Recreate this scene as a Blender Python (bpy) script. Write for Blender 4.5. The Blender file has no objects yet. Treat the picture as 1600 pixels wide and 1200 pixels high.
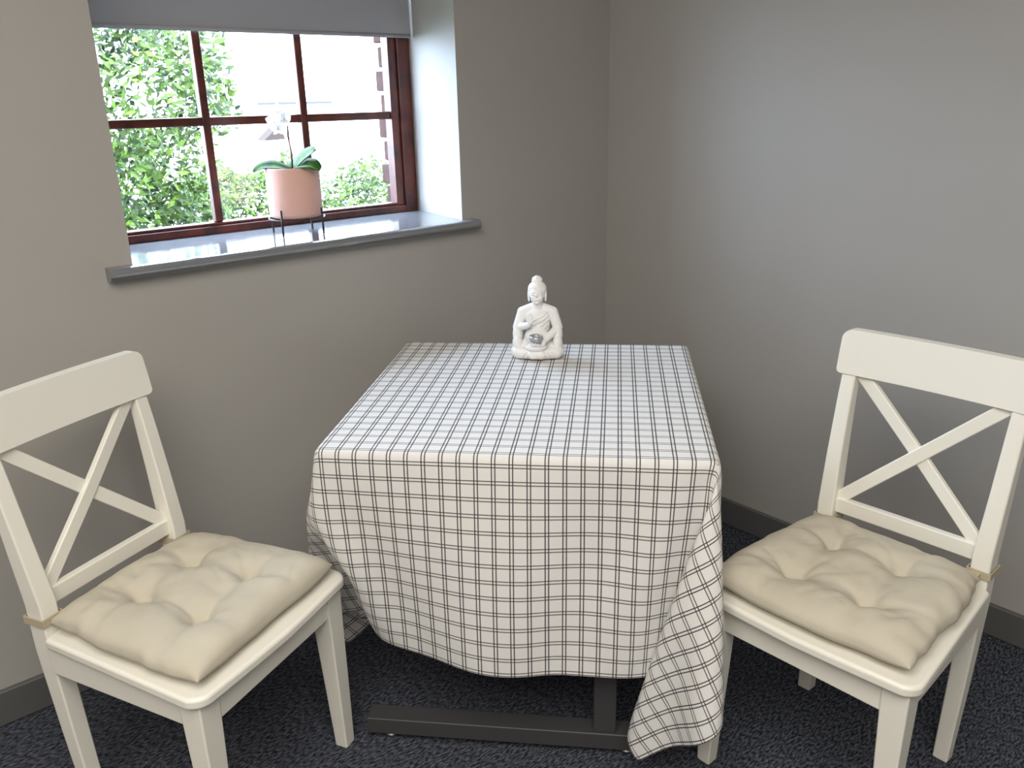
import bpy, bmesh, math, random, time
from mathutils import Vector, Matrix, noise
random.seed(7)
SC = bpy.context.scene
COL = SC.collection
R = math.radians
try: SC.view_settings.view_transform = 'Standard'
except Exception as e: print(e)

# ------------------------------------------------------------ key dimensions (metres)
CAM_Z = 1.40
WY, WX = 2.065, 2.215          # inner faces of the window wall and of the right wall
TC = (1.249, 1.403); TROT = R(-47.6); TS = 0.80; TH = 0.742   # table centre, turn, side, height
LCH = ((.445,1.536), R(25.5)); RCH = ((1.468,.676), R(-88.5))  # the two chairs
SZ = .44                       # seat height

# ------------------------------------------------------------ materials
def new_mat(name, col=(.5,.5,.5), rough=.5, metal=0, spec=.5):
    m = bpy.data.materials.new(name); m.use_nodes = True
    b = m.node_tree.nodes['Principled BSDF']
    b.inputs['Base Color'].default_value = (*col, 1); b.inputs['Roughness'].default_value = rough
    b.inputs['Metallic'].default_value = metal; b.inputs['Specular IOR Level'].default_value = spec
    return m, m.node_tree, b
def mottle(nt, b, c1, c2, scale, detail=3, lo=.35, hi=.65, bump=0, bscale=None, coord='Object', dist=.002):
    tc = nt.nodes.new('ShaderNodeTexCoord')
    n = nt.nodes.new('ShaderNodeTexNoise'); n.inputs['Scale'].default_value = scale; n.inputs['Detail'].default_value = detail
    r = nt.nodes.new('ShaderNodeValToRGB'); r.color_ramp.elements[0].position = lo; r.color_ramp.elements[1].position = hi
    r.color_ramp.elements[0].color = (*c1,1); r.color_ramp.elements[1].color = (*c2,1)
    nt.links.new(tc.outputs[coord], n.inputs['Vector']); nt.links.new(n.outputs['Fac'], r.inputs['Fac']); nt.links.new(r.outputs['Color'], b.inputs['Base Color'])
    if bump:
        n2 = nt.nodes.new('ShaderNodeTexNoise'); n2.inputs['Scale'].default_value = bscale or scale; n2.inputs['Detail'].default_value = 4
        bp = nt.nodes.new('ShaderNodeBump'); bp.inputs['Strength'].default_value = bump; bp.inputs['Distance'].default_value = dist
        nt.links.new(tc.outputs[coord], n2.inputs['Vector']); nt.links.new(n2.outputs['Fac'], bp.inputs['Height']); nt.links.new(bp.outputs['Normal'], b.inputs['Normal'])
    return tc, n
def translucent(m, col, fac):
    nt = m.node_tree; b = nt.nodes['Principled BSDF']; t = nt.nodes.new('ShaderNodeBsdfTranslucent'); t.inputs['Color'].default_value = (*col,1)
    x = nt.nodes.new('ShaderNodeMixShader'); x.inputs['Fac'].default_value = fac
    nt.links.new(b.outputs[0], x.inputs[1]); nt.links.new(t.outputs[0], x.inputs[2]); nt.links.new(x.outputs[0], nt.nodes['Material Output'].inputs['Surface'])
M = {}
m, nt, b = new_mat('wall_paint', rough=.5, spec=.3); mottle(nt, b, (.40,.385,.36), (.42,.405,.38), 1.5, bump=.3, bscale=12, dist=.004); M['wall'] = m
m, nt, b = new_mat('ceiling_paint', (.8,.79,.77), .8); M['ceil'] = m
m, nt, b = new_mat('carpet', rough=.95, spec=.1); tc, n = mottle(nt, b, (.018,.021,.028), (.135,.145,.18), 1, 5, .40, .66, bump=.8, bscale=260, dist=.005)
mp = nt.nodes.new('ShaderNodeMapping'); mp.inputs['Scale'].default_value = (80,220,100); mp.inputs['Rotation'].default_value = (0,0,R(35))
nt.links.new(tc.outputs['Object'], mp.inputs['Vector']); nt.links.new(mp.outputs['Vector'], n.inputs['Vector']); M['carpet'] = m
m, nt, b = new_mat('baseboard_paint', (.115,.115,.113), .4); M['base'] = m
m, nt, b = new_mat('sill_paint', (.19,.20,.215), .09, spec=1.0); b.inputs['IOR'].default_value = 1.7; M['sill'] = m
m, nt, b = new_mat('mahogany', rough=.28); mottle(nt, b, (.045,.010,.007), (.11,.024,.014), 22, 4); M['mahog'] = m
m, nt, b = new_mat('blind_fabric', (.325,.325,.345), .85); M['blind'] = m
m, nt, b = new_mat('chair_paint', (.87,.85,.765), .33); M['chair'] = m
m, nt, b = new_mat('cushion_cotton', rough=.9, spec=.15); mottle(nt, b, (.54,.495,.40), (.59,.545,.445), 9, bump=.25, bscale=320, dist=.001); M['cush'] = m
m, nt, b = new_mat('tie_tape', (.50,.43,.30), .85); M['tie'] = m
m, nt, b = new_mat('steel_powdercoat', (.055,.055,.058), .45); M['steel'] = m
m, nt, b = new_mat('leveller_metal', (.55,.55,.55), .3, 1); M['chrome'] = m
m, nt, b = new_mat('tabletop_laminate', (.5,.48,.44), .5); M['lam'] = m
m, nt, b = new_mat('white_plaster', (.89,.885,.875), .7, spec=.2); M['plaster'] = m
m, nt, b = new_mat('pot_glaze', (.76,.46,.385), .6, spec=.2); M['pot'] = m
m, nt, b = new_mat('black_wire', (.012,.012,.014), .4); M['black'] = m
m, nt, b = new_mat('orchid_leaf', rough=.5, spec=.25); mottle(nt, b, (.015,.07,.008), (.055,.18,.015), 30); M['leaf'] = m
m, nt, b = new_mat('orchid_stem', (.16,.06,.05), .5); M['stem'] = m
m, nt, b = new_mat('orchid_petal', (.93,.92,.94), .6); translucent(m, (.93,.92,.95), .35); M['petal'] = m
m, nt, b = new_mat('orchid_lip', (.85,.8,.8), .5); M['lip'] = m
m, nt, b = new_mat('potting_bark', rough=.95); mottle(nt, b, (.03,.018,.01), (.12,.07,.04), 90, bump=.8, bscale=90, dist=.004); M['soil'] = m
m, nt, b = new_mat('tree_foliage', rough=.6, spec=.15)
gi = nt.nodes.new('ShaderNodeNewGeometry'); rp = nt.nodes.new('ShaderNodeValToRGB')
rp.color_ramp.elements[0].color = (.002,.010,.0008,1); rp.color_ramp.elements[1].color = (.055,.100,.011,1)
nt.links.new(gi.outputs['Random Per Island'], rp.inputs['Fac']); nt.links.new(rp.outputs['Color'], b.inputs['Base Color']); M['fol'] = m
m, nt, b = new_mat('bark', rough=.9); mottle(nt, b, (.02,.014,.01), (.05,.04,.03), 20, bump=.6); M['bark'] = m
m, nt, b = new_mat('brick_clay', rough=.9); mottle(nt, b, (.030,.006,.003), (.050,.011,.006), 30, bump=.5, bscale=80); M['brick'] = m
m, nt, b = new_mat('render_white', (.90,.91,.92), .9); M['render'] = m
m, nt, b = new_mat('grass', rough=.95); mottle(nt, b, (.012,.025,.007), (.035,.055,.018), 12, bump=.6, bscale=60); M['grass'] = m
m, nt, b = new_mat('roof_tile', (.014,.005,.003), .8); M['roof'] = m
m, nt, b = new_mat('grey_cup', (.42,.43,.45), .3, .35); M['cup'] = m
m, nt, b = new_mat('wax', (.62,.62,.62), .5); M['wax'] = m
# thin clear window glass
m = bpy.data.materials.new('window_glass'); m.use_nodes = True; nt = m.node_tree
nt.nodes.remove(nt.nodes['Principled BSDF'])
tr = nt.nodes.new('ShaderNodeBsdfTransparent'); gl = nt.nodes.new('ShaderNodeBsdfGlossy'); gl.inputs['Roughness'].default_value = .02
mx = nt.nodes.new('ShaderNodeMixShader'); mx.inputs['Fac'].default_value = .04
nt.links.new(tr.outputs[0], mx.inputs[1]); nt.links.new(gl.outputs[0], mx.inputs[2]); nt.links.new(mx.outputs[0], nt.nodes['Material Output'].inputs['Surface']); M['glass'] = m
# checked table linen, pattern laid out in metres on the cloth's own UVs
m, nt, b = new_mat('checked_linen', rough=.85, spec=.2)
def mth(op, a, c=None):
    n = nt.nodes.new('ShaderNodeMath'); n.operation = op
    for i, v in enumerate((a, c)):
        if v is None: continue
        if isinstance(v, (int, float)): n.inputs[i].default_value = v
        else: nt.links.new(v, n.inputs[i])
    return n.outputs[0]
uvn = nt.nodes.new('ShaderNodeUVMap'); uvn.uv_map = 'UVMap'
sep = nt.nodes.new('ShaderNodeSeparateXYZ'); nt.links.new(uvn.outputs[0], sep.inputs[0])
def lines(ch, period, gap, w):
    f = mth('FRACT', mth('MULTIPLY', ch, 1/period))
    d = mth('ABSOLUTE', mth('SUBTRACT', f, .5))
    e = mth('ABSOLUTE', mth('SUBTRACT', d, gap/2/period))
    return mth('LESS_THAN', e, w/2/period)
lu = lines(sep.outputs[0], .0350, .0068, .0024); lv = lines(sep.outputs[1], .0350, .0068, .0024)
mx1 = nt.nodes.new('ShaderNodeMix'); mx1.data_type = 'RGBA'; mx1.inputs['A'].default_value = (.77,.76,.74,1); mx1.inputs['B'].default_value = (.090,.076,.080,1)
nt.links.new(mth('MULTIPLY', lv, .9), mx1.inputs['Factor'])
mx2 = nt.nodes.new('ShaderNodeMix'); mx2.data_type = 'RGBA'; mx2.inputs['B'].default_value = (.064,.055,.060,1)
nt.links.new(mx1.outputs['Result'], mx2.inputs['A']); nt.links.new(mth('MULTIPLY', lu, .96), mx2.inputs['Factor'])
nt.links.new(mx2.outputs['Result'], b.inputs['Base Color']); M['cloth'] = m

# ------------------------------------------------------------ object helpers
def tag(o, label=None, cat=None, group=None, kind=None):
    if label: o['label'] = label
    if cat: o['category'] = cat
    if group: o['group'] = group
    if kind: o['kind'] = kind
    return o
def thing(name, loc=(0,0,0), rz=0, label=None, cat=None, group=None, kind=None):
    o = bpy.data.objects.new(name, None); COL.objects.link(o); o.location = loc; o.rotation_euler = (0,0,rz); o.empty_display_size = .05
    return tag(o, label, cat, group, kind)
def mobj(name, vf, mat, parent=None, smooth=False, bevel=0, seg=2, loc=None, rz=0):
    v, f = vf
    me = bpy.data.meshes.new(name); me.from_pydata([tuple(p) for p in v], [], f); me.update()
    bm = bmesh.new(); bm.from_mesh(me); bmesh.ops.recalc_face_normals(bm, faces=bm.faces); bm.to_mesh(me); bm.free()
    me.materials.append(M[mat] if isinstance(mat, str) else mat)
    o = bpy.data.objects.new(name, me); COL.objects.link(o)
    if parent: o.parent = parent
    if loc: o.location = loc; o.rotation_euler = (0,0,rz)
    if smooth or bevel:
        for p in me.polygons: p.use_smooth = True
    if bevel:
        md = o.modifiers.new('bevel', 'BEVEL'); md.width = bevel; md.segments = seg; md.limit_method = 'ANGLE'; md.angle_limit = R(35)
        md.harden_normals = True
    return o
def merge(*vfs):
    V, F = [], []
    for v, f in vfs:
        k = len(V); V += [Vector(p) for p in v]; F += [tuple(i+k for i in g) for g in f]
    return V, F
def box(x0,x1,y0,y1,z0,z1):
    v = [(x0,y0,z0),(x1,y0,z0),(x1,y1,z0),(x0,y1,z0),(x0,y0,z1),(x1,y0,z1),(x1,y1,z1),(x0,y1,z1)]
    return v, [(0,3,2,1),(4,5,6,7),(0,1,5,4),(1,2,6,5),(2,3,7,6),(3,0,4,7)]
def prism(poly, z0, z1):
    n = len(poly); v = [(x,y,z0) for x,y in poly] + [(x,y,z1) for x,y in poly]
    return v, [tuple(range(n))[::-1], tuple(range(n,2*n))] + [(i,(i+1)%n,n+(i+1)%n,n+i) for i in range(n)]
def sweep(pts, sizes, ref):
    """rectangular bar along pts; sizes = (width across, thickness along ref)"""
    ref = Vector(ref); V, F = [], []; P = [Vector(p) for p in pts]
    for i, p in enumerate(P):
        t = (P[min(i+1,len(P)-1)] - P[max(i-1,0)]).normalized()
        w = t.cross(ref).normalized(); n = w.cross(t).normalized(); a, c = sizes[i]
        V += [p+w*a/2+n*c/2, p-w*a/2+n*c/2, p-w*a/2-n*c/2, p+w*a/2-n*c/2]
    for i in range(len(P)-1):
        for k in range(4): F.append((4*i+k, 4*i+(k+1)%4, 4*i+4+(k+1)%4, 4*i+4+k))
    F += [(3,2,1,0), tuple(range(4*len(P)-4, 4*len(P)))]
    return V, F
def tube(pts, rad, seg=10):
    P = [Vector(p) for p in pts]; V, F = [], []
    if not isinstance(rad, (list, tuple)): rad = [rad]*len(P)
    prev = None
    for i, p in enumerate(P):
        t = (P[min(i+1,len(P)-1)] - P[max(i-1,0)]).normalized()
        if prev is None: prev = t.orthogonal().normalized()
        a = (prev - t*prev.dot(t)).normalized(); prev = a; c = t.cross(a)
        V += [p + (a*math.cos(2*math.pi*k/seg) + c*math.sin(2*math.pi*k/seg))*rad[i] for k in range(seg)]
    for i in range(len(P)-1):
        for k in range(seg): F.append((seg*i+k, seg*i+(k+1)%seg, seg*i+seg+(k+1)%seg, seg*i+seg+k))
    F += [tuple(range(seg))[::-1], tuple(range(seg*(len(P)-1), seg*len(P)))]
    return V, F
def lathe(prof, seg=40, c=(0,0)):
    V, F = [], []; n = len(prof)
    for r, z in prof: V += [(c[0]+r*math.cos(2*math.pi*k/seg), c[1]+r*math.sin(2*math.pi*k/seg), z) for k in range(seg)]
    for i in range(n-1):
        for k in range(seg): F.append((seg*i+k, seg*i+(k+1)%seg, seg*i+seg+(k+1)%seg, seg*i+seg+k))
    if prof[0][0] > 1e-6: F.append(tuple(range(seg))[::-1])
    if prof[-1][0] > 1e-6: F.append(tuple(range(seg*(n-1), seg*n)))
    return V, F
def ellip(c, r, rot=None, u=20, v=12):
    V, F = [], []; Q = rot or Matrix.Identity(3)
    for i in range(v+1):
        ph = math.pi*i/v
        for k in range(u):
            a = 2*math.pi*k/u
            V.append(Vector(c) + Q @ Vector((r[0]*math.sin(ph)*math.cos(a), r[1]*math.sin(ph)*math.sin(a), r[2]*math.cos(ph))))
    for i in range(v):
        for k in range(u): F.append((u*i+k, u*i+(k+1)%u, u*i+u+(k+1)%u, u*i+u+k))
    return V, F

# ------------------------------------------------------------ camera
right = Vector((.75756,-.65235,-.02166)).normalized(); fwd = Vector((.61206,.72159,-.32362)).normalized()
up = right.cross(fwd).normalized(); right = fwd.cross(up).normalized()
cam = bpy.data.objects.new('camera', bpy.data.cameras.new('camera')); COL.objects.link(cam)
mw = Matrix.Identity(4)
for i in range(3): mw[i][0], mw[i][1], mw[i][2] = right[i], up[i], -fwd[i]
mw.translation = (0,0,CAM_Z); cam.matrix_world = mw
cam.data.lens = 36*1300/1600; cam.data.sensor_width = 36; cam.data.clip_start = .02
SC.camera = cam

# ------------------------------------------------------------ tablecloth: draped by cloth simulation; the two chairs slide in against it at the end
def sstep(a, b_, x):
    t = max(0, min(1, (x-a)/(b_-a))); return t*t*(3-2*t)
def drape():
    L = 1.76; N = 88; h = TS/2
    me = bpy.data.meshes.new('c')
    V = [(-L/2+L*i/N, -L/2+L*j/N, TH+.0025) for j in range(N+1) for i in range(N+1)]
    F = [(j*(N+1)+i, j*(N+1)+i+1, (j+1)*(N+1)+i+1, (j+1)*(N+1)+i) for j in range(N) for i in range(N)]
    me.from_pydata(V, [], F); uv = me.uv_layers.new(name='UVMap')
    for lp in me.loops:
        p = V[lp.vertex_index]; uv.data[lp.index].uv = (p[0]+.0172, p[1]+.0172)
    for v in me.vertices:
        d = max(abs(v.co.x),abs(v.co.y))-.41
        if d > 0: v.co.z += .02*min(1,d*5)*noise.noise(Vector((v.co.x*4,v.co.y*4,3.1)))
    c = bpy.data.objects.new('cl', me); COL.objects.link(c); c.location = (TC[0],TC[1],0); c.rotation_euler = (0,0,TROT)
    vg = c.vertex_groups.new(name='pin'); vg.add([i for i, p in enumerate(V) if abs(p[0]) < .4005 and abs(p[1]) < .4005], 1, 'REPLACE')
    tmp = [c]
    def coll(vf, loc, rz, thick, d=None, f0=62, f1=100):
        o = mobj('tb', vf, 'lam', loc=loc, rz=rz); o.modifiers.new('c', 'COLLISION'); o.collision.thickness_outer = thick; o.collision.cloth_friction = 5
        if d:
            for f, k in ((1,1),(f0,1),(f1,0)):
                o.location = (loc[0]+d[0]*k, loc[1]+d[1]*k, 0); o.keyframe_insert('location', frame=f)
        tmp.append(o)
    coll(box(-h+.014,h-.014,-h+.014,h-.014,.50,TH-.006), (TC[0],TC[1],0), TROT, .003)
    fr_ = merge(box(-.355,.29,-.36,-.31,.0,.06), box(.165,.215,-.355,-.315,.05,.6), box(-.355,.29,.31,.36,.0,.06), box(.165,.215,.315,.355,.05,.6))
    coll(fr_, (TC[0],TC[1],0), TROT, .004)
    cl = prism([(-.224,-.222),(.215,-.222),(.222,-.215),(.205,.2),(-.205,.2)],0,SZ+.003)
    coll(cl, (*LCH[0],0), LCH[1], .006, (-.50,-.50))
    cr = merge(box(-.218,.218,-.222,.2,.34,SZ+.004), box(-.215,-.165,-.218,-.165,0,.34), box(.165,.215,-.218,-.165,0,.34))
    coll(cr, (1.450,.650,0), RCH[1], .007, (.55,-.12), 60, 92)
    coll(box(-3,4,-3,3,-.1,.004), (0,0,0), 0, .003)
    coll(box(-2,4,2.05,2.2,0,2), (0,0,0), 0, .003, (0,.78), 22, 60)
    coll(box(2.19,2.3,-1,3,0,2), (0,0,0), 0, .003, (.5,0), 22, 60)
    md = c.modifiers.new('cloth', 'CLOTH'); s = md.settings
    s.quality = 7; s.mass = .25; s.tension_stiffness = 30; s.compression_stiffness = 30; s.shear_stiffness = 7; s.bending_stiffness = 3.6
    s.air_damping = 2.0; s.vertex_group_mass = 'pin'
    md.collision_settings.distance_min = .004; md.collision_settings.collision_quality = 3
    md.collision_settings.use_self_collision = True; md.collision_settings.self_distance_min = .005
    md.point_cache.frame_start = 1; md.point_cache.frame_end = 140
    for f in range(1, 130): SC.frame_set(f)
    dg = bpy.context.evaluated_depsgraph_get()
    m2 = bpy.data.meshes.new_from_object(c.evaluated_get(dg), preserve_all_data_layers=True, depsgraph=dg)
    for o in tmp: bpy.data.objects.remove(o)
    SC.frame_set(1)
    free = [not (abs(p[0]) < .4005 and abs(p[1]) < .4005) for p in V]
    for k, v in enumerate(m2.vertices):          # relaxed set of the hanging cloth
        p = V[k]
        if not free[k]: continue
        drop = max(0, min(1.3, (TH-v.co.z)/.46))
        if p[1] < -.40 and abs(p[0]) < .46:      # soft vertical undulation and belly of the front panel
            side = max(0,1-(abs(p[0])/.45)**3)
            v.co.y -= drop*side*(.020 + .011*math.sin(p[0]*17+1.2+1.2*drop) + .012*noise.noise(Vector((p[0]*7,drop*1.5,5.))))
        # left end of the front panel tucks in under the table beside the chair
        v.co.y += .085*drop**1.4 * (1-sstep(-.44,-.06,p[0])) * (1-sstep(-.40,-.20,p[1]))
        # right corner hangs in closer to the table
        v.co.x -= .045*drop**1.2 * sstep(.22,.46,p[0]) * (1-sstep(-.40,-.10,p[1]))
    for it in range(3):
        co = [v.co.copy() for v in m2.vertices]
        for j in range(N+1):
            for i in range(N+1):
                k = j*(N+1)+i
                if not free[k]: continue
                nb = []
                if 0 < i < N: nb += [co[k-1], co[k+1]]
                if 0 < j < N: nb += [co[k-N-1], co[k+N+1]]
                if nb: m2.vertices[k].co = co[k].lerp(sum(nb, Vector())/len(nb), .5)
    return m2
cm = drape()
cm.materials.clear(); cm.materials.append(M['cloth'])
for p in cm.polygons: p.use_smooth = True
cloth = bpy.data.objects.new('tablecloth', cm); COL.objects.link(cloth)
cloth.location = (TC[0],TC[1],0); cloth.rotation_euler = (0,0,TROT)
sd = cloth.modifiers.new('s','SUBSURF'); sd.levels = 1; sd.render_levels = 1
tag(cloth, 'white tablecloth with thin dark double-line checks draped over the square table', 'tablecloth')

# ------------------------------------------------------------ room shell
XL, YB, ZC = -2.0, -2.2, 2.6
def struct(name, vf, mat, **k): return tag(mobj(name, vf, mat, **k), kind='structure')
struct('floor', box(XL-.1, WX+.1, YB-.1, WY+.1, -.1, 0), 'carpet')
struct('ceiling', box(XL-.1, WX+.1, YB-.1, WY+.44, ZC, ZC+.1), 'ceil')
ZS, ZT = 1.052, 1.97
FY = 2.39
hole = [(.587,WY),(1.566,WY),(1.625,FY),(1.635,2.5),(.53,2.5),(.53,FY)]
wallw = merge(prism([(XL-.1,WY),(.587,WY),(.53,FY),(.53,2.5),(XL-.1,2.5)],0,ZC),
              prism([(1.566,WY),(WX+.1,WY),(WX+.1,2.5),(1.635,2.5),(1.625,FY)],0,ZC),
              prism(hole,0,ZS-.02), prism(hole,ZT,ZC))
struct('wall_window', wallw, 'wall')
struct('wall_right', box(WX, WX+.1, YB-.1, WY, 0, ZC), 'wall')
struct('wall_left', box(XL-.1, XL, YB-.1, WY, 0, ZC), 'wall')
struct('wall_back', box(XL, WX, YB-.1, YB, 0, ZC), 'wall')
BH = .092
struct('baseboard_window', box(XL+.001, WX-.001, WY-.016, WY-.0005, 0.001, BH), 'base', bevel=.004)
struct('baseboard_right', box(WX-.016, WX-.0005, YB+.001, WY-.017, 0.001, BH), 'base', bevel=.004)
struct('baseboard_left', box(XL+.0005, XL+.016, YB+.001, WY-.017, 0.001, BH), 'base', bevel=.004)
struct('baseboard_back', box(XL+.017, WX-.017, YB+.0005, YB+.016, 0.001, BH), 'base', bevel=.004)
prof = []
for k in range(13):
    a = R(90 + 180*k/12); prof.append((WY-.022+.014*math.cos(a)*1.15, ZS-.015+.015*math.sin(a)))
prof = [(WY+.001, ZS)] + prof + [(WY+.001, ZS-.03)]
x0, x1 = .525, 1.612; n = len(prof)
V = [(x0,y,z) for y,z in prof]+[(x1,y,z) for y,z in prof]
Fn = [tuple(range(n)), tuple(range(n,2*n))[::-1]] + [(i,(i+1)%n,n+(i+1)%n,n+i) for i in range(n)]
o = struct('trim_1', merge(prism([(.588,WY-.001),(1.565,WY-.001),(1.622,FY+.02),(.533,FY+.02)],ZS-.03,ZS),(V,Fn)), 'sill'); o['label'] = 'glossy grey window sill with rounded nose'

# window: mahogany frame, glazing bars, panes
win = thing('window_1', (0,0,0), 0, 'wooden casement window with mahogany glazing bars', None, None, 'structure')
fx0, fx1, fz0, fz1 = .545, 1.62, ZS, 1.965
xs = [.64, .94, 1.24, 1.545]; zs = [1.083, 1.36, 1.64, 1.925]
mobj('window_frame', merge(box(fx0,.605,FY-.01,FY+.05,fz0,fz1), box(1.575,fx1,FY-.01,FY+.05,fz0,fz1), box(.605,1.575,FY-.01,FY+.05,fz0,fz0+.022), box(.605,1.575,FY-.01,FY+.05,fz1-.03,fz1)), 'mahog', win, bevel=.003)
mobj('casement', merge(box(.605,xs[0],FY,FY+.04,fz0+.022,fz1-.03), box(xs[3],1.575,FY,FY+.04,fz0+.022,fz1-.03), box(xs[0],xs[3],FY,FY+.04,fz0+.022,zs[0]), box(xs[0],xs[3],FY,FY+.04,zs[3],fz1-.03)), 'mahog', win, bevel=.003)
for x in xs[1:3]: mobj('glazing_bar', box(x-.012,x+.012,FY+.004,FY+.034,zs[0],zs[3]), 'mahog', win, bevel=.005, seg=2)
for z in zs[1:3]: mobj('glazing_bar', box(xs[0],xs[3],FY+.006,FY+.032,z-.012,z+.012), 'mahog', win, bevel=.005, seg=2)
mobj('pane', box(xs[0],xs[3],FY+.018,FY+.021,zs[0],zs[3]), 'glass', win)

# roller blind
bl = thing('roller_blind', (1.10,FY-.035,ZT-.03), 0, 'grey roller blind pulled partly down over the top of the window', 'blind')
mobj('blind_fabric', box(-.53,.508,-.001,.001,-.345,.0), 'blind', bl)
mobj('bottom_bar', tube([(-.53,0,-.345),(.508,0,-.345)], .006, 10), 'blind', bl, smooth=True)
mobj('roller_tube', tube([(-.535,.0,.0),(.510,0,0)], .018, 20), 'blind', bl, smooth=True)

# ------------------------------------------------------------ outside
struct('ground', box(-12,16,2.55,26,-.55,-.5), 'grass')
bk = []
for k in range(14):
    z = .98+k*.076; w = .014 if k % 2 else 0
    bk.append(box(1.612+w, 1.80, 2.502, 2.58, z, z+.064))
struct('trim_2', merge(*bk), 'brick', bevel=.004)['label'] = 'brick jamb outside the window'
def foliage(c, r, n, size, seed, dens=.55, cut=-.12):
    rnd = random.Random(seed); V, F = [], []
    while len(F) < n:
        d = Vector((rnd.gauss(0,1),rnd.gauss(0,1),rnd.gauss(0,1))).normalized()
        rr = rnd.uniform(dens,1) ; p = Vector((d.x*r[0]*rr, d.y*r[1]*rr, d.z*r[2]*rr)) + Vector(c)
        q = noise.noise(p*2.3+Vector((seed,0,0)))
        if q < cut: continue
        p += d*.18*q
        a = Vector((rnd.gauss(0,1),rnd.gauss(0,1),rnd.gauss(0,1))).normalized(); b2 = a.orthogonal().normalized(); s = size*rnd.uniform(.6,1.3)
        k = len(V); V += [p-a*s, p+b2*s*.45, p+a*s, p-b2*s*.45]; F.append((k,k+1,k+2,k+3))
    return V, F
t = thing('garden_tree', (1.5,6.0,-.5), 0, 'bright leafy green tree outside, behind the left window panes', 'tree')
mobj('foliage', merge(foliage((.05,0,1.9),(1.0,.9,1.3),14000,.036,1,.5,-.05), foliage((-.9,.3,1.3),(1.0,.9,1.2),7000,.035,2)), 'fol', t)
mobj('trunk', tube([(0,0,0),(.03,0,.8),(-.02,.05,1.6),(.05,0,2.4)], [.09,.075,.06,.03], 10), 'bark', t, smooth=True)
t = thing('garden_shrub', (3.35,7.5,-.5), 0, 'low green shrub outside, seen behind the pink plant pot', 'shrub')
mobj('foliage', foliage((0,0,.75),(.95,.5,.82),8000,.034,3), 'fol', t)
mobj('stem', merge(tube([(0,0,0),(.1,0,.6)],.02,6), tube([(.03,0,0),(-.15,.05,.6)],.02,6)), 'bark', t)
t = thing('garden_shrub', (5.4,8.6,-.5), 0, 'low green shrub outside, seen in the bottom right window pane', 'shrub')
mobj('foliage', foliage((0,0,.6),(.95,.6,.70),7000,.036,4), 'fol', t)
mobj('stem', merge(tube([(0,0,0),(.1,0,.6)],.02,6), tube([(.03,0,0),(-.15,.05,.6)],.02,6)), 'bark', t)
hs = thing('neighbouring_house', (0,0,-.5), 0, 'pale house across the garden, washed out by daylight', 'house')
mobj('wall', box(4.2,11,13,17,0,2.9), 'render', hs)
mobj('gutter', box(5.9,7.2,12.9,12.95,1.9,1.94), 'black', hs)
mobj('porch_gable', ([(5.85,12.7,1.38),(6.2,12.7,1.38),(6.15,12.7,1.62),(5.85,12.98,1.38),(6.2,12.98,1.38),(6.15,12.98,1.62)],[(0,1,2),(3,5,4),(0,3,4,1),(1,4,5,2),(2,5,3,0)]), 'roof', hs)
mobj('roof', prism([(4.0,12.8),(11.2,12.8),(11.2,17.2),(4.0,17.2)],2.9,3.0), 'render', hs)

# ------------------------------------------------------------ table
tb = thing('square_table', (TC[0],TC[1],0), TROT, 'square table with charcoal steel frame hidden under the checked cloth', 'table')
h = TS/2
mobj('tabletop', box(-h+.003,h-.003,-h+.003,h-.003,TH-.03,TH-.001), 'lam', tb, bevel=.002)
fl, fr = -.355, .29
for y in (-.335,.335):
    mobj('foot_bar', box(fl,fr,y-.025,y+.025,.018,.06), 'steel', tb, bevel=.003)
    mobj('leg', box(.165,.215,y-.02,y+.02,.06,TH-.07), 'steel', tb, bevel=.003)
    mobj('support_bar', box(fl+.04,fr+.02,y-.02,y+.02,TH-.07,TH-.03), 'steel', tb, bevel=.003)
    for x in (fl+.05, fr-.05): mobj('leveller', lathe([(.014,.0005),(.014,.006),(.005,.009),(.005,.02)],14,(x,y)), 'chrome', tb, smooth=True)
mobj('crossbar', box(.175,.205,-.315,.315,.5,.56), 'steel', tb, bevel=.003)

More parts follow.
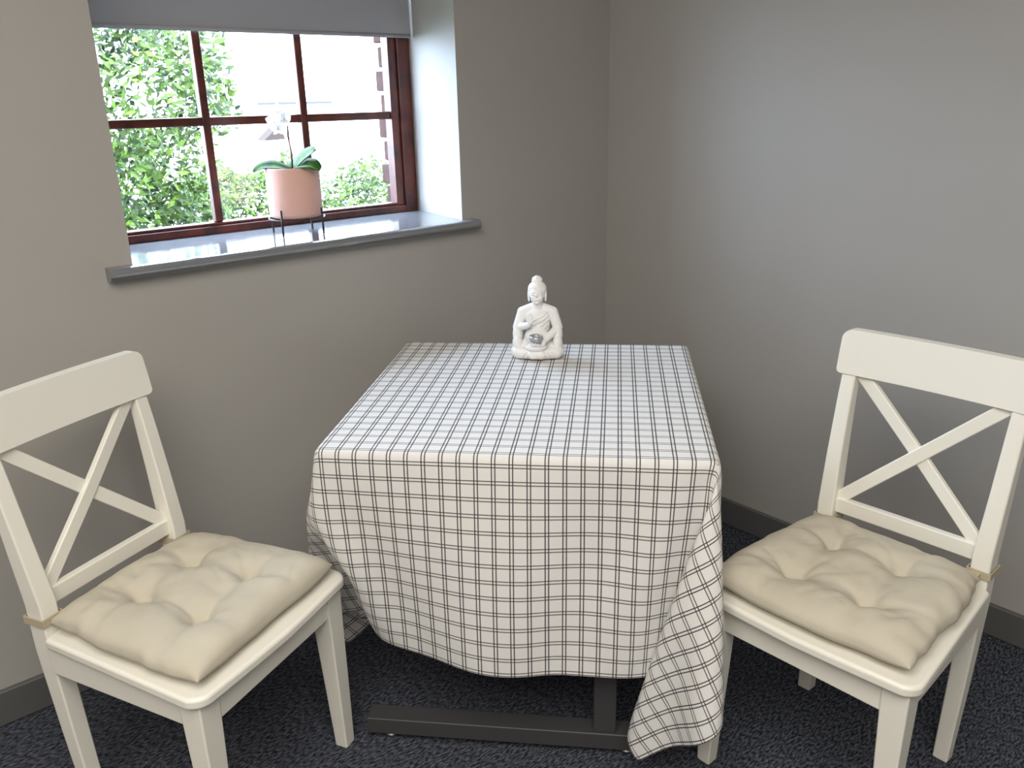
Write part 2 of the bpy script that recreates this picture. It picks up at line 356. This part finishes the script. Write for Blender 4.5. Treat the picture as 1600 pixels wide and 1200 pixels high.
# ------------------------------------------------------------ chairs
def ybow(x, z):
    return .214 + .068*max(0,(z-.46))/.44 + .003*(1-(x/.2)**2)
def make_chair(name, loc, rz, label):
    t = thing(name, loc, rz, label, 'chair', 'white dining chairs at the table')
    pts = []
    def arc(cx, cy, r, a0, a1, n=7): return [(cx+r*math.cos(R(a0+(a1-a0)*k/n)), cy+r*math.sin(R(a0+(a1-a0)*k/n))) for k in range(n+1)]
    pts += arc(.188,-.184,.038,-80,-5) + [(.197,.192),(.150,.197),(.146,.226),(-.146,.226),(-.150,.197),(-.197,.192)] + arc(-.188,-.184,.038,185,260) + [(-.08,-.228),(0,-.231),(.08,-.228)]
    mobj('seat', prism(pts, SZ-.024, SZ), 'chair', t, bevel=.008, seg=4)
    for s in (-1,1):
        mobj('leg', sweep([(s*.186,-.180,SZ-.024),(s*.186,-.180,SZ-.09),(s*.191,-.188,0)], [(.050,.050),(.048,.048),(.032,.032)], (0,1,0)), 'chair', t, bevel=.004)
        P = [(s*.163,.192,0),(s*.166,.206,.2),(s*.168,.219,.40),(s*.169,.218,.50),(s*.172,.236,.62),(s*.174,.256,.75),(s*.175,.272,.84)]
        S = [(.032,.032),(.036,.038),(.038,.044),(.038,.044),(.035,.038),(.033,.030),(.031,.024)]
        mobj('leg', sweep(P, S, (0,1,0)), 'chair', t, bevel=.004)
        mobj('apron', sweep([(s*.192,-.156,SZ-.0545),(s*.180,.198,SZ-.0545)],[(.061,.02)]*2,(1,0,0)), 'chair', t, bevel=.002)
        a = Vector((-s*.152, ybow(.15,.80)+.002, .805)); c = Vector((s*.150, ybow(.15,.53)-.002, .516)); dy = Vector((0,.0035*s,0))
        mobj('cross_brace', sweep([a, (a+c)/2+dy, c], [(.029,.014)]*3, (0,1,0)), 'chair', t, bevel=.003)
    mobj('apron', box(-.163,.163,-.200,-.180,SZ-.085,SZ-.024), 'chair', t, bevel=.002)
    mobj('apron', box(-.150,.150,.207,.225,SZ-.085,SZ-.024), 'chair', t, bevel=.002)
    Q = [(x, ybow(x,.52)-.004, .500) for x in [-.155+.31*k/10 for k in range(11)]]
    mobj('lower_rail', sweep(Q, [(.036,.018)]*11, (0,1,0)), 'chair', t, bevel=.003)
    W = .202; cols = [-1+ (1-math.cos(math.pi*k/40)) for k in range(41)]
    V, F = [], []
    for u in cols:
        x = u*W; e = (W-abs(x)); r = .024; drop = r - math.sqrt(max(0, r*r-(r-e)**2)) if e < r else 0
        r2 = .010; rise = r2 - math.sqrt(max(0, r2*r2-(r2-e)**2)) if e < r2 else 0
        y = .264 + .010*(1-(x/W)**2)
        for z, yy in ((.802+rise, -.006),(.85,.0),(.902-drop,.006)):
            V += [(x,y+yy-.012,z),(x,y+yy+.012,z)]
    for i in range(40):
        k = 6*i
        F += [(k,k+2,k+8,k+6),(k+2,k+4,k+10,k+8),(k+1,k+7,k+9,k+3),(k+3,k+9,k+11,k+5),(k+4,k+5,k+11,k+10),(k,k+6,k+7,k+1)]
    F += [(0,1,3,2),(2,3,5,4),(240,242,243,241),(242,244,245,243)]
    mobj('top_rail', (V,F), 'chair', t, bevel=.004, seg=2)
    return t
make_chair('dining_chair', (*LCH[0],0), LCH[1], 'white wooden cross-back chair standing under the window, left of the table')
make_chair('dining_chair', (*RCH[0],0), RCH[1], 'white wooden cross-back chair backed by the bare right-hand wall')

def make_cushion(loc, rz, label, seed):
    t = thing('seat_cushion', loc, rz, label, 'cushion', 'beige cushions on the chairs')
    N = 110; V, F = [], []
    tufts = [(-.072,-.084),(.074,-.078),(-.066,.072),(.070,.076)]
    rnd = random.Random(seed); cr = []
    for i, (tx, ty) in enumerate(tufts):
        for j in range(5):
            an = rnd.uniform(0,6.28); ln = rnd.uniform(.05,.11); cr.append((tx,ty,tx+ln*math.cos(an),ty+ln*math.sin(an),rnd.uniform(.0025,.0055)))
    for j in range(22):
        sx, sy = rnd.uniform(-.18,.18), rnd.uniform(-.18,.18); an = rnd.uniform(0,6.28); ln = rnd.uniform(.04,.09); cr.append((sx,sy,sx+ln*math.cos(an),sy+ln*math.sin(an),rnd.uniform(.001,.003)))
    def seg(x,y,ax,ay,bx,by):
        L2 = (bx-ax)**2+(by-ay)**2; k = max(0,min(1,((x-ax)*(bx-ax)+(y-ay)*(by-ay))/L2)); return math.hypot(x-ax-k*(bx-ax), y-ay-k*(by-ay)), k
    def P(u, v, top):
        x = u*math.sqrt(1-.05*v*v)*(.199-.014*v); y = v*math.sqrt(1-.05*u*u)*.199
        e = ((1-abs(u)**5.5)*(1-abs(v)**5.5)); e = max(e,0)**.46
        n1 = noise.noise(Vector((x*8,y*8,seed))); n2 = noise.noise(Vector((x*26,y*26,seed+5))); n3 = noise.noise(Vector((x*14,y*14,seed+15)))
        x += .012*n1*abs(u)+.005*n2*abs(u)**3; y += (.012*noise.noise(Vector((x*7,y*7,seed+9)))+.005*n3)*abs(v)
        if not top: return (x, y, .024-.024*e)
        z = .026 + .041*e*(1+.28*n1) + .004*n2*e
        for i, (tx, ty) in enumerate(tufts):
            d = math.hypot(x-tx, y-ty); z -= .023*math.exp(-(d/.034)**1.15)*e
        for (ax,ay),(bx,by) in ((tufts[0],tufts[1]),(tufts[2],tufts[3]),(tufts[0],tufts[2]),(tufts[1],tufts[3])):
            d, k = seg(x,y,ax,ay,bx,by); z -= .007*math.exp(-((d+.014*n3)/.022)**2)*e
        for ax,ay,bx,by,am in cr:
            d, k = seg(x,y,ax,ay,bx,by); z -= am*math.exp(-((d+.008*n3)/.0075)**2)*(1-.6*k)*e
        for i, (tx, ty) in enumerate(tufts):
            for (sx, sy) in ((1,0),(0,1)):
                ex = math.copysign(.22,tx) if sx else tx*1.15; ey = math.copysign(.22,ty) if sy else ty*1.15
                d, k = seg(x,y,tx,ty,ex,ey); z -= .007*math.exp(-((d+.020*n3)/.015)**2)*(1-.4*k)*e
        return (x, y, max(z,.025))
    for top in (1,0):
        for j in range(N+1):
            for i in range(N+1):
                u = math.sin(math.pi/2*(-1+2*i/N)); v = math.sin(math.pi/2*(-1+2*j/N)); u = .5*u+.5*(-1+2*i/N); v = .5*v+.5*(-1+2*j/N); V.append(P(u,v,top))
    K = (N+1)**2
    for j in range(N):
        for i in range(N):
            a = j*(N+1)+i; F += [(a,a+1,a+N+2,a+N+1),(K+a,K+a+N+1,K+a+N+2,K+a+1)]
    for i in range(N):
        F += [(i,K+i,K+i+1,i+1),(N*(N+1)+i,N*(N+1)+i+1,K+N*(N+1)+i+1,K+N*(N+1)+i)]
        a, c = i*(N+1), (i+1)*(N+1); F += [(a,c,K+c,K+a),(a+N,K+a+N,K+c+N,c+N)]
    mobj('cushion_body', (V,F), 'cush', t, smooth=True)
    return t
def chair_pt(ch, x, y, z):
    c, s = math.cos(ch[1]), math.sin(ch[1]); return (ch[0][0]+c*x-s*y, ch[0][1]+s*x+c*y, z)
def ties(t, dx, dy):
    for s in (-1,1):
        cx, cy = s*.1685-dx, .2185-dy; w, d = .0215, .0250; z0, z1 = .018, .034
        outer = [(cx-w-.002,cy-d-.002),(cx+w+.002,cy-d-.002),(cx+w+.002,cy+d+.002),(cx-w-.002,cy+d+.002)]; inner = [(cx-w,cy-d),(cx+w,cy-d),(cx+w,cy+d),(cx-w,cy+d)]
        V = [(x,y,z) for z in (z0,z1) for x,y in outer+inner]; F = []
        for k in range(4):
            q = (k+1)%4
            F += [(k,q,8+q,8+k),(4+k,12+k,12+q,4+q),(k,4+k,4+q,q),(8+k,8+q,12+q,12+k)]
        strip = box(cx-s*.004-.009, cx-s*.004+.009, cy-d-.034, cy-d-.001, .022,.030)
        mobj('tie', merge((V,F), strip), 'tie', t)
c = make_cushion(chair_pt(LCH,0,-.006,SZ+.001), LCH[1], 'beige tufted cushion on the chair left of the table under the window', 3); ties(c, 0, -.006)
c = make_cushion(chair_pt(RCH,-.003,-.012,SZ+.001), RCH[1], 'beige tufted cushion on the chair by the right-hand wall', 11); ties(c, -.003, -.012)

# ------------------------------------------------------------ seated statue: sculpted from forms fused into one skin
def statue():
    P = []
    E = lambda c, r, rot=None: P.append(ellip(c, r, rot))
    T = lambda pts, r: P.append(tube(pts, r, 12))
    def capsule(a, b2, ra, rb): T([a, Vector(a).lerp(Vector(b2),.5), b2], [ra,(ra+rb)/2,rb]); E(a,(ra,)*3); E(b2,(rb,)*3)
    E((0,.004,.012),(.064,.046,.014)); E((0,.006,.022),(.05,.04,.016))
    for s in (-1,1):
        capsule((s*.024,.006,.028),(s*.052,-.016,.020),.024,.018)
        capsule((s*.050,-.022,.018),(-s*.012,-.043,.017),.0165,.012)
    E((0,.012,.045),(.038,.03,.036)); E((0,.010,.085),(.033,.024,.045)); E((0,.007,.110),(.036,.0225,.026))
    capsule((0,.010,.124),(0,.003,.156),.018,.0125)
    n0 = len(P)
    E((0,.0,.174),(.0190,.0215,.0240)); E((0,.005,.183),(.0212,.0230,.0190)); E((0,.006,.204),(.0125,.0130,.0115))
    E((0,-.0065,.160),(.0150,.0145,.013))
    for k in range(150):
        g = k*2.39996; zz = 1-2*(k+.5)/150*.62; rr = math.sqrt(max(0,1-zz*zz)); q = Vector((.0208*rr*math.cos(g), .005+.0226*rr*math.sin(g), .183+.0186*zz))
        if q.y < -.010 and q.z < .188: continue
        P.append(ellip(q,(.0021,)*3,None,8,6))
    for k in range(44):
        g = k*2.39996; zz = 1-2*(k+.5)/44*.6; rr = math.sqrt(max(0,1-zz*zz)); P.append(ellip((.0121*rr*math.cos(g), .006+.0126*rr*math.sin(g), .204+.0111*zz),(.0019,)*3,None,8,6))
    for s in (-1,1):
        E((s*.0203,.003,.168),(.0028,.0055,.0150)); E((s*.0198,.002,.156),(.0026,.0035,.006))
        E((s*.0074,-.0178,.1735),(.0048,.0030,.0024)); T([(s*.0025,-.0210,.1775),(s*.0075,-.0205,.1800),(s*.0125,-.0167,.1775)],.0013)
        E((s*.008,-.014,.164),(.006,.006,.006))
    E((0,-.0215,.1700),(.0028,.0038,.0036)); T([(0,-.0202,.179),(0,-.0232,.171)],[.0014,.0024])
    E((0,-.0207,.1610),(.0052,.0022,.0015)); E((0,-.0205,.1585),(.0042,.0022,.0015)); E((0,-.0165,.1515),(.006,.0045,.0040))
    for k in range(n0, len(P)):
        v, f = P[k]; P[k] = ([Vector((p[0]*1.10, p[1]*1.10, .150+(p[2]-.150)*1.03)) for p in v], f)
    for s in (-1,1):
        capsule((s*.010,.010,.134),(s*.040,.011,.120),.0125,.0145)
        capsule((s*.040,.011,.119),(s*.053,.006,.080),.0145,.0135)
        E((s*.053,.0,.062),(.0135,.018,.027)); E((s*.053,-.012,.042),(.0135,.018,.021))
    capsule((-.052,.002,.080),(-.022,-.034,.096),.0120,.0078)
    E((-.017,-.038,.105),(.0070,.0047,.0088))
    for i, ln in enumerate((.013,.016,.0155,.0115)): T([(-.0222+i*.0034,-.0385,.109),(-.0222+i*.0032,-.0392,.113+ln)],[.0024,.0019])
    T([(-.012,-.039,.103),(-.0085,-.042,.110),(-.0095,-.0425,.115)],[.0025,.0023,.0019])
    capsule((.053,.002,.078),(.022,-.036,.056),.0125,.0082)
    E((.004,-.046,.0455),(.018,.013,.0045)); E((.018,-.044,.052),(.007,.009,.009))
    for i in range(4): T([(.014-i*.006,-.056,.045),(.006-i*.0065,-.0635,.049),(.003-i*.0060,-.0655,.055)],[.0026,.0025,.0019])
    E((-.002,-.038,.037),(.029,.020,.011)); E((0,-.012,.060),(.031,.022,.027))
    for k in range(5):
        z = .124-.012*k
        T([(.030,-.006,z+.004),(.014,-.0148-.001*k,z-.009),(-.008,-.0168-.001*k,z-.019),(-.030,-.0070,z-.024)], .0014)
    for s in (-1,1):
        for k in range(4): T([(s*(.050+.003*k),-.011+.002*k,.096-.014*k),(s*(.0590+.002*k),-.0065,.086-.015*k),(s*(.0630),.004,.082-.015*k)], .0013)
        for k in range(3): T([(s*(.012+.012*k),-.0515+.004*k,.028-.001*k),(s*(.024+.012*k),-.0495+.006*k,.018),(s*(.030+.012*k),-.0435+.006*k,.006)], .0014)
    V, F = merge(*P)
    for p in V: p.z = max(p.z, .0)
    return V, F
SP, SA = (1.436,1.583,TH+.004), R(-46)
st = mobj('buddha_statue', statue(), 'plaster', None, smooth=True, loc=SP, rz=SA)
rm = st.modifiers.new('fuse','REMESH'); rm.mode = 'VOXEL'; rm.voxel_size = .0010; rm.use_smooth_shade = True
sm = st.modifiers.new('soft','SMOOTH'); sm.factor = .5; sm.iterations = 7
tag(st, 'small white seated Buddha figurine at the far edge of the table', 'statue')
def stp(x,y,z): return (SP[0]+math.cos(SA)*x-math.sin(SA)*y, SP[1]+math.sin(SA)*x+math.cos(SA)*y, SP[2]+z)
cup = thing('tealight_holder', stp(-.001,-.049,.0505), 0, 'small silvery tealight bowl held in the lap of the white figurine', 'candle holder')
mobj('bowl', lathe([(.008,.0),(.014,.003),(.0185,.011),(.0175,.021),(.0160,.021),(.0165,.012),(.012,.005),(0,.004)],28), 'cup', cup, smooth=True)
mobj('candle', lathe([(.0,.0045),(.012,.006),(.0155,.012),(.0155,.014),(0,.014)],24), 'wax', cup, smooth=True)

# ------------------------------------------------------------ orchid on the sill
OX, OY = 1.087, 2.205
sd_ = thing('plant_stand', (OX,OY,ZS), 0, 'thin black wire stand on the window sill holding the pink pot', 'plant stand')
RR = .077
mobj('ring', tube([(RR*math.cos(2*math.pi*k/40),RR*math.sin(2*math.pi*k/40),.046) for k in range(41)], .0018, 8), 'black', sd_, smooth=True)
mobj('crosspiece', merge(tube([(-RR,0,.046),(RR,0,.046)],.0018,8), tube([(0,-RR,.046),(0,RR,.046)],.0018,8)), 'black', sd_, smooth=True)
for k in range(4):
    a = R(33+90*k); x, y = (RR+.003)*math.cos(a), (RR+.003)*math.sin(a)
    mobj('leg', tube([(x,y,.0005),(x,y,.074)], .003, 8), 'black', sd_, smooth=True)
po = thing('potted_orchid', (OX,OY,ZS+.049), 0, 'white orchid in a pink cylindrical pot on the window sill', 'potted plant')
mobj('pot', lathe([(.064,0),(.071,.003),(.0735,.010),(.0740,.132),(.0725,.135),(.069,.133),(.067,.110),(.0,.110)],48), 'pot', po, smooth=True)
mobj('bark_chips', lathe([(.066,.111),(.04,.119),(.0,.122)],30), 'soil', po, smooth=True)
ra = math.atan2(right.y, right.x)
rx, ry = math.cos(ra), math.sin(ra)
cx_, cy_ = -math.sin(ra), math.cos(ra)
def leaf(pts, width, tilt):
    """broad fleshy leaf along pts given as (across view, away, height); tilt turns the blade towards the room"""
    P = [Vector((rx*a+cx_*d_, ry*a+cy_*d_, .122+z)) for a,d_,z in pts]; V, F = [], []; n = 16
    def at(u):
        k = u*(len(P)-1); i = min(int(k),len(P)-2); f = k-i
        p0, p1, p2, p3 = P[max(i-1,0)], P[i], P[i+1], P[min(i+2,len(P)-1)]
        return .5*((2*p1)+(p2-p0)*f+(2*p0-5*p1+4*p2-p3)*f*f+(3*p1-p0-3*p2+p3)*f**3)
    for i in range(n+1):
        u = i/n; p = at(u); t = (at(min(1,u+.02))-at(max(0,u-.02))).normalized()
        side = t.cross(Vector((0,0,1))).normalized(); nn = side.cross(t).normalized(); side = (side*math.cos(tilt)+nn*math.sin(tilt)); nn = side.cross(t).normalized()
        w = width*.5*max(0,math.sin(math.pi*min(1,.13+.87*u)))**.55 if u < 1 else width*.06
        for k in (-1,-.5,0,.5,1): V.append(p+side*w*k+nn*.006*abs(k))
    for i in range(n):
        for k in range(4): F.append((5*i+k,5*i+k+1,5*i+6+k,5*i+5+k))
    return V, F
for pts, W_, tl in (([(0,0,0),(.038,-.01,.036),(.078,-.02,.056)], .064, -.6),
                    ([(0,0,0),(.032,-.03,.018),(.066,-.05,.020),(.090,-.06,.006)], .056, -.4),
                    ([(0,0,0),(-.035,-.02,.016),(-.072,-.03,.016),(-.096,-.035,.002)], .044, .45),
                    ([(0,0,0),(.01,.03,.025),(.03,.055,.03)], .050, .1)):
    o = mobj('leaf', leaf(pts,W_,tl), 'leaf', po, smooth=True)
    sdm = o.modifiers.new('t','SOLIDIFY'); sdm.thickness = .002
mobj('stem', tube([(0,0,.115),(.004*rx,.004*ry,.17),(-.002*rx,-.002*ry,.215),(.0,.0,.25),(-.012*rx,-.012*ry,.275),(-.03*rx,-.03*ry,.285)], [.0028,.0025,.0022,.002,.0018,.0015], 8), 'stem', po, smooth=True)
mobj('stake', tube([(.003,.004,.11),(.003,.004,.245)], .0013, 6), 'stem', po, smooth=True)
def flower(c, face, s, seed):
    f = Vector(face).normalized(); a = f.cross(Vector((0,0,1))).normalized(); b2 = a.cross(f); V, F = [], []
    for i in range(5):
        an = R(90+72*i); d = a*math.cos(an)+b2*math.sin(an); q = f.cross(d); wd = s*(1.0 if i in (1,4) else .62); n = 8; k0 = len(V)
        for j in range(n+1):
            u = j/n; w = wd*math.sin(math.pi*min(.95,.08+.90*u))
            for k in (-1,0,1): V.append(Vector(c)+d*s*u+q*w*k*.5+f*(s*.18*math.sin(u*2.4)-s*.06*abs(k)))
        for j in range(n):
            for k in range(2): F.append((k0+3*j+k,k0+3*j+k+1,k0+3*j+4+k,k0+3*j+3+k))
    return (V,F), ellip(Vector(c)+f*s*.12,(s*.14,)*3,None,10,8)
tocam = Vector((-OX,-OY,.2))
for c, fc, s in (((-.022*rx,-.022*ry,.278),(tocam.x,tocam.y,-.1),.028),((-.006*rx-.01,-.006*ry-.012,.262),(tocam.x+1.4,tocam.y,.5),.026),((-.034*rx,-.034*ry,.256),(tocam.x-1.2,tocam.y,-.4),.025),((-.022*rx-.01,-.022*ry-.01,.238),(tocam.x,tocam.y,-1.4),.021)):
    pf, lf = flower(c, fc, s, 1); fo = mobj('flower', pf, 'petal', po, smooth=True); mobj('lip', lf, 'lip', fo, smooth=True)

# ------------------------------------------------------------ lights
w = bpy.data.worlds.new('sky'); SC.world = w; w.use_nodes = True
bg = w.node_tree.nodes['Background']; bg.inputs['Color'].default_value = (.62,.78,1,1); bg.inputs['Strength'].default_value = 25
def area(name, loc, target, sx, sy, power, col):
    l = bpy.data.lights.new(name,'AREA'); l.shape = 'RECTANGLE'; l.size = sx; l.size_y = sy; l.energy = power; l.color = col
    o = bpy.data.objects.new(name, l); COL.objects.link(o); o.location = loc; o.rotation_euler = (Vector(target)-Vector(loc)).to_track_quat('-Z','Y').to_euler(); return o
area('ceiling_lamp', (-.6,-.3,ZC-.05), (-.6,-.3,0), 2.2, 2.2, 104, (1,.945,.87))
po_ = area('window_portal', (1.08,2.47,1.35), (1.08,0,1.35), 1.1, .95, 1, (1,1,1)); po_.data.cycles.is_portal = True
s = bpy.data.lights.new('sun','SUN'); s.energy = 15; s.angle = R(1); s.color = (1,.97,.90)
so = bpy.data.objects.new('sun', s); COL.objects.link(so); so.rotation_euler = Vector((.15,.7,-.75)).to_track_quat('-Z','Y').to_euler(); so.location = (0,-5,8)
